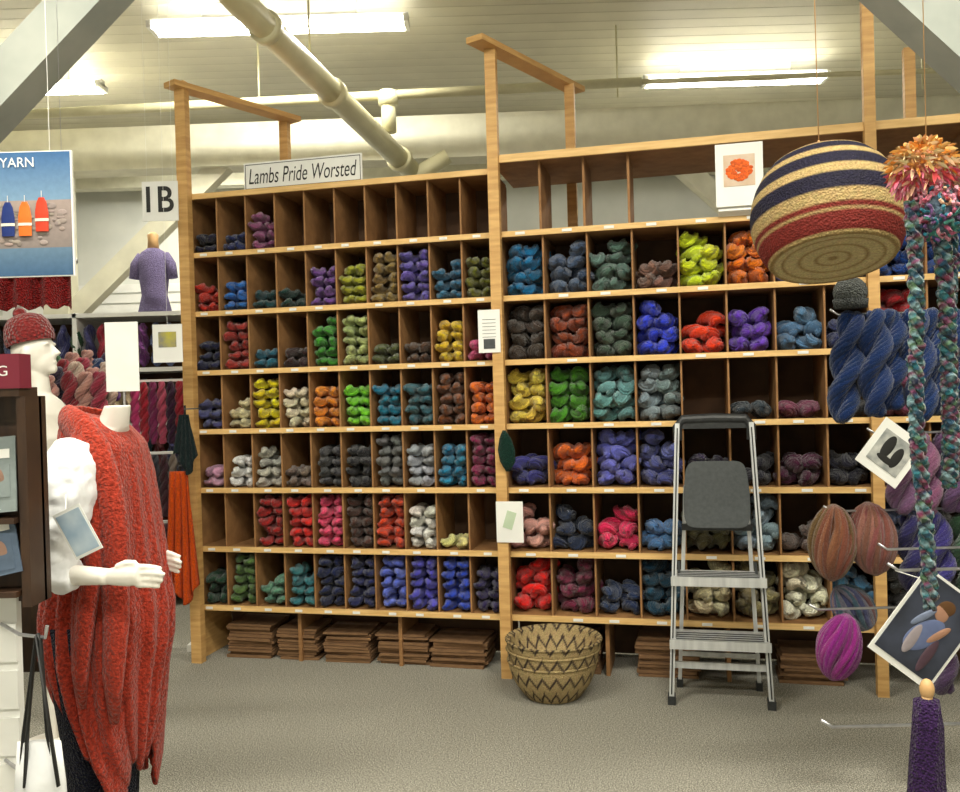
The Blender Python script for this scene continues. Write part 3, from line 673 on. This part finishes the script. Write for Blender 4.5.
mb.obj('hank_display_stand',[WHITE,YARN])
mb=MB(); y0=4.9
mb.box((-2.45,y0+.2,.70),(.62,.5,1.4),None,0)
dim=[(150,50,70),(110,64,140),(50,70,110),(60,110,70),(180,130,120),(130,40,50),(60,50,70),(150,90,150),(190,165,150),(60,130,140)]
for k in range(30):
    cx_=-2.72+.10*(k%7)+random.uniform(-.02,.02); yy=y0+.03+.10*(k//7); zz=1.41+.05*(k//7)
    hank(mb,(cx_,yy,zz+.20+random.uniform(0,.05)),(cx_+random.uniform(-.03,.03),yy,zz-.02),.045,S(*random.choice(dim)),1.3,.012,k,6,1)
for k in range(18):
    x=-2.71+.102*(k%6); z=1.36-.3*(k//6); hank(mb,(x,y0-.09,z),(x,y0-.09,z-.26),.04,S(*random.choice(dim)),1.4,.012,k,6,1)
mb.obj('knitwear_display_bin',[DWOOD,YARN],smooth=True)
def drape(name,cx,cy,z1,z0,w1,w0,col,amp=.02):
    mb=MB(); V=[];n=28;m=40
    for i in range(m):
        u=i/(m-1); w=w1+(w0-w1)*u
        for j in range(n):
            s=j/(n-1)-.5; V.append((cx+s*w,cy+amp*(.4+u)*math.sin(s*22+u*2),z1+(z0-z1)*u-(.06*u*math.sin(s*6+1))))
    F=[(i*n+j,i*n+j+1,(i+1)*n+j+1,(i+1)*n+j) for i in range(m-1) for j in range(n-1)]
    mb.add(V,F,0,col); mb.tube([(cx,cy+.01,z1-.01),(cx,cy+.01,z1+.05)],.006,6,0,S(60,60,60))
    mb.tube([(cx,cy,z1+.03),(cx+.05,cy+.13,z1+.03)],.004,6,0,S(120,120,120))
    o=mb.obj(name,[FINEKNIT],smooth=True); s=o.modifiers.new('th','SOLIDIFY'); s.thickness=.008; return o
drape('orange_knit_shawl',-1.660,4.82,1.09,.42,.10,.17,S(240,92,20))
drape('dark_green_scarf',-1.615,4.80,1.40,1.13,.05,.12,S(28,44,46),.01)
mb=MB(); V=[];n=60;m=12
for i in range(m):
    for j in range(n): V.append((-2.1+.72*j/(n-1),3.0+.03*math.sin(j*.8),1.955-.14*i/(m-1)+.01*math.sin(j*1.7)*i/m))
mb.add(V,[(i*n+j,i*n+j+1,(i+1)*n+j+1,(i+1)*n+j) for i in range(m-1) for j in range(n-1)],0,S(125,22,22))
mb.tube([(-2.2,3.0,1.97),(-1.36,3.0,1.97)],.01,8,1); mb.tube([(-1.4,3.0,1.97),(-1.4,3.0,H)],.001,5,1); mb.tube([(-2.15,3.0,1.97),(-2.15,3.0,H)],.001,5,1)
o=mb.obj('red_knit_garment_on_rail',[FINEKNIT,STEEL],smooth=True)

# poster
mb=MB(); px0,px1,pz0,pz1,py=-1.62,-1.185,1.865,2.235,2.6
def grad(mb,x0,x1,z0,z1,y,c0,c1,mat=0,n=10):
    V=[];C=[]
    for i in range(n+1):
        for x in (x0,x1): V.append((x,y,z0+(z1-z0)*i/n)); C.append([c0[k]+(c1[k]-c0[k])*i/n for k in range(3)])
    mb.add(V,[(2*i,2*i+1,2*i+3,2*i+2) for i in range(n)],mat,np.array(C))
mb.box(((px0+px1)/2,py+.006,(pz0+pz1)/2),(px1-px0,.01,pz1-pz0),None,1)
grad(mb,px0+.004,px1-.004,2.09,pz1-.003,py,S(115,145,172),S(62,100,145)); grad(mb,px0+.004,px1-.004,1.95,2.09,py,S(128,118,114),S(155,140,134)); grad(mb,px0+.004,px1-.004,pz0+.003,1.95,py,S(62,92,125),S(95,120,142))
for q in range(130): mb.ball((random.uniform(px0+.03,px1-.03),py-.001,random.uniform(1.955,2.08)),(random.uniform(.006,.016),.001,random.uniform(.003,.009)),0,vary(S(140,128,122),.25),8,5)
for x,c in ((-1.375,(36,52,110)),(-1.325,(215,110,45)),(-1.275,(195,66,45)),(-1.43,(210,170,60))):
    z=1.985+(.012 if x>-1.3 else 0); mb.rings([(z,x,py-.004,.019,.003),(z+.055,x,py-.004,.020,.003),(z+.085,x,py-.004,.015,.002),(z+.10,x,py-.004,.008,.002)],14,0,S(*c))
    mb.rings([(z+.030,x,py-.005,.0205,.003),(z+.038,x,py-.005,.0205,.003)],14,0,S(220,215,200)); mb.tube([(x,py-.003,z+.09),(x,py-.003,z+.12)],.0012,5,0,S(200,200,200))
text(mb,'YARN',(-1.395,py-.003,2.188),.10,mat=1,height=.028)
for x in (-1.55,-1.25): mb.tube([(x,py+.005,pz1),(x,py+.005,H)],.0008,5,1)
mb.obj('hanging_yarn_poster',[FLATV,WHITE,BLACK])

mb=MB(); mb.box((-1.71,4.80,2.565),(.195,.006,.215),None,0); text(mb,'1B',(-1.785,4.795,2.505),.15,mat=1,height=.14,bold=.015)
for x in (-1.78,-1.64): mb.tube([(x,4.80,2.67),(x,4.80,H)],.0008,5,0)
mb.obj('hanging_aisle_sign',[WHITE,BLACK])
mb=MB(); x,y,z0,z1,w=-1.62,4.0,1.53,1.845,.15
mb.box((x,y,(z0+z1)/2),(w,.005,z1-z0),None,0); mb.tube([(x,y+.012,0),(x,y+.012,z1)],.007,8,1); mb.lathe([(.001,.012),(.12,.012),(.12,0)],(x,y+.012,0),20,1)
mb.obj('sign_holder_stand',[WHITE,STEEL])
mb=MB(); x,y,z0,z1,w=-1.63,4.62,1.68,1.88,.155
mb.box((x,y,(z0+z1)/2),(w,.005,z1-z0),None,0); mb.box((x,y-.004,(z0+z1)/2+.02),(w*.6,.002,(z1-z0)*.4),None,1); mb.tube([(x,y,z1),(x,y,H)],.0008,5,0)
mb.obj('hanging_price_card',[WHITE,mat_noise('print_yellow',S(180,170,60),S(120,120,120),20,bs=0)])

# ---------------------------------------------------------------- magazine rack at left
mb=MB()
mb.box((-1.20,1.99,1.28),(.42,.03,.46),None,0)
mb.box((-1.00,1.95,1.28),(.02,.07,.46),None,0)
mb.box((-1.24,1.975,.56),(.38,.02,1.02),None,1)
for i in range(9): mb.box((-1.24,1.962,.12+.105*i),(.38,.006,.085),None,1)
for z in (1.24,1.08): mb.box((-1.2,1.93,z),(.37,.06,.012),None,0)
cols=[(110,140,165),(190,188,178),(130,140,140),(90,105,125),(165,150,140)]
for k,z in enumerate((1.255,1.095)):
    for q in range(7):
        R=Matrix.Rotation(-.15,3,'X')@Matrix.Rotation(random.uniform(-.22,.22),3,'Y'); c=Vector((-1.34+q*.047,1.935-.003*q,z+.085))
        mb.box(c,(.085,.004,.165 if k==0 else .12),R,2,S(*cols[(q*2+k)%5])); mb.box(c+R@Vector((0,-.003,.045)),(.06,.001,.02),R,1); mb.box(c+R@Vector((0,-.003,-.015)),(.06,.001,.07),R,2,S(*cols[(q+k+1)%5])); mb.ball(c+R@Vector((0,-.0035,-.01)),(.018,.001,.026),2,S(150,120,105))
mb.box((-1.10,1.93,1.565),(.21,.05,.075),None,3); text(mb,'KNITTING',(-1.18,1.903,1.555),.16,mat=1,height=.022)
mb.box((-1.2,1.95,1.52),(.4,.08,.02),None,0)
mb.tube([(-1.08,1.955,1.005),(-1.0,1.88,1.0),(-.93,1.85,1.0),(-.925,1.85,1.025)],.004,8,4); mb.tube([(-1.08,1.955,.70),(-1.0,1.88,.70),(-.97,1.85,.70)],.004,8,4)
mb.box((-1.24,1.99,.03),(.42,.3,.06),None,0)
mb.obj('magazine_display_rack',[DWOOD,WHITE,FLATV,mat_noise('maroon_card',S(110,25,45),S(125,32,52),5,bs=0),STEEL])
mb=MB(); 
mb.rings([(.58,-.945,1.84,.05,.02),(.60,-.945,1.84,.055,.03),(.70,-.945,1.84,.052,.028),(.785,-.945,1.84,.046,.010)],28,0,(1,1,1),fn=lambda a,i:1+.05*math.sin(4*a+i))
mb.tube([(-.985,1.835,.70),(-.975,1.835,.80),(-.95,1.85,.995),(-.945,1.85,1.008),(-.94,1.85,.995),(-.925,1.835,.80),(-.905,1.835,.70)],.007,8,1,flat=.4)
mb.tube([(-.965,1.815,.70),(-.96,1.825,.82),(-.945,1.842,1.006),(-.915,1.825,.82),(-.895,1.815,.70)],.007,8,1,flat=.4)
mb.obj('small_tote_bag',[SHIRT,BLACK],smooth=True)

# ---------------------------------------------------------------- world + camera
w=bpy.data.worlds.new('world'); scene.world=w; w.use_nodes=True
w.node_tree.nodes['Background'].inputs[0].default_value=(1,.95,.85,1); w.node_tree.nodes['Background'].inputs[1].default_value=.3
cam=bpy.data.cameras.new('camera'); cam.lens=33.0; cam.sensor_width=36; cam.clip_start=.05
co=bpy.data.objects.new('camera',cam); scene.collection.objects.link(co)
co.matrix_world=Matrix.Translation((0,0,1.5))@Matrix.Rotation(math.radians(89.48),4,'X')@Matrix.Rotation(math.radians(-1.6),4,'Z')
scene.camera=co
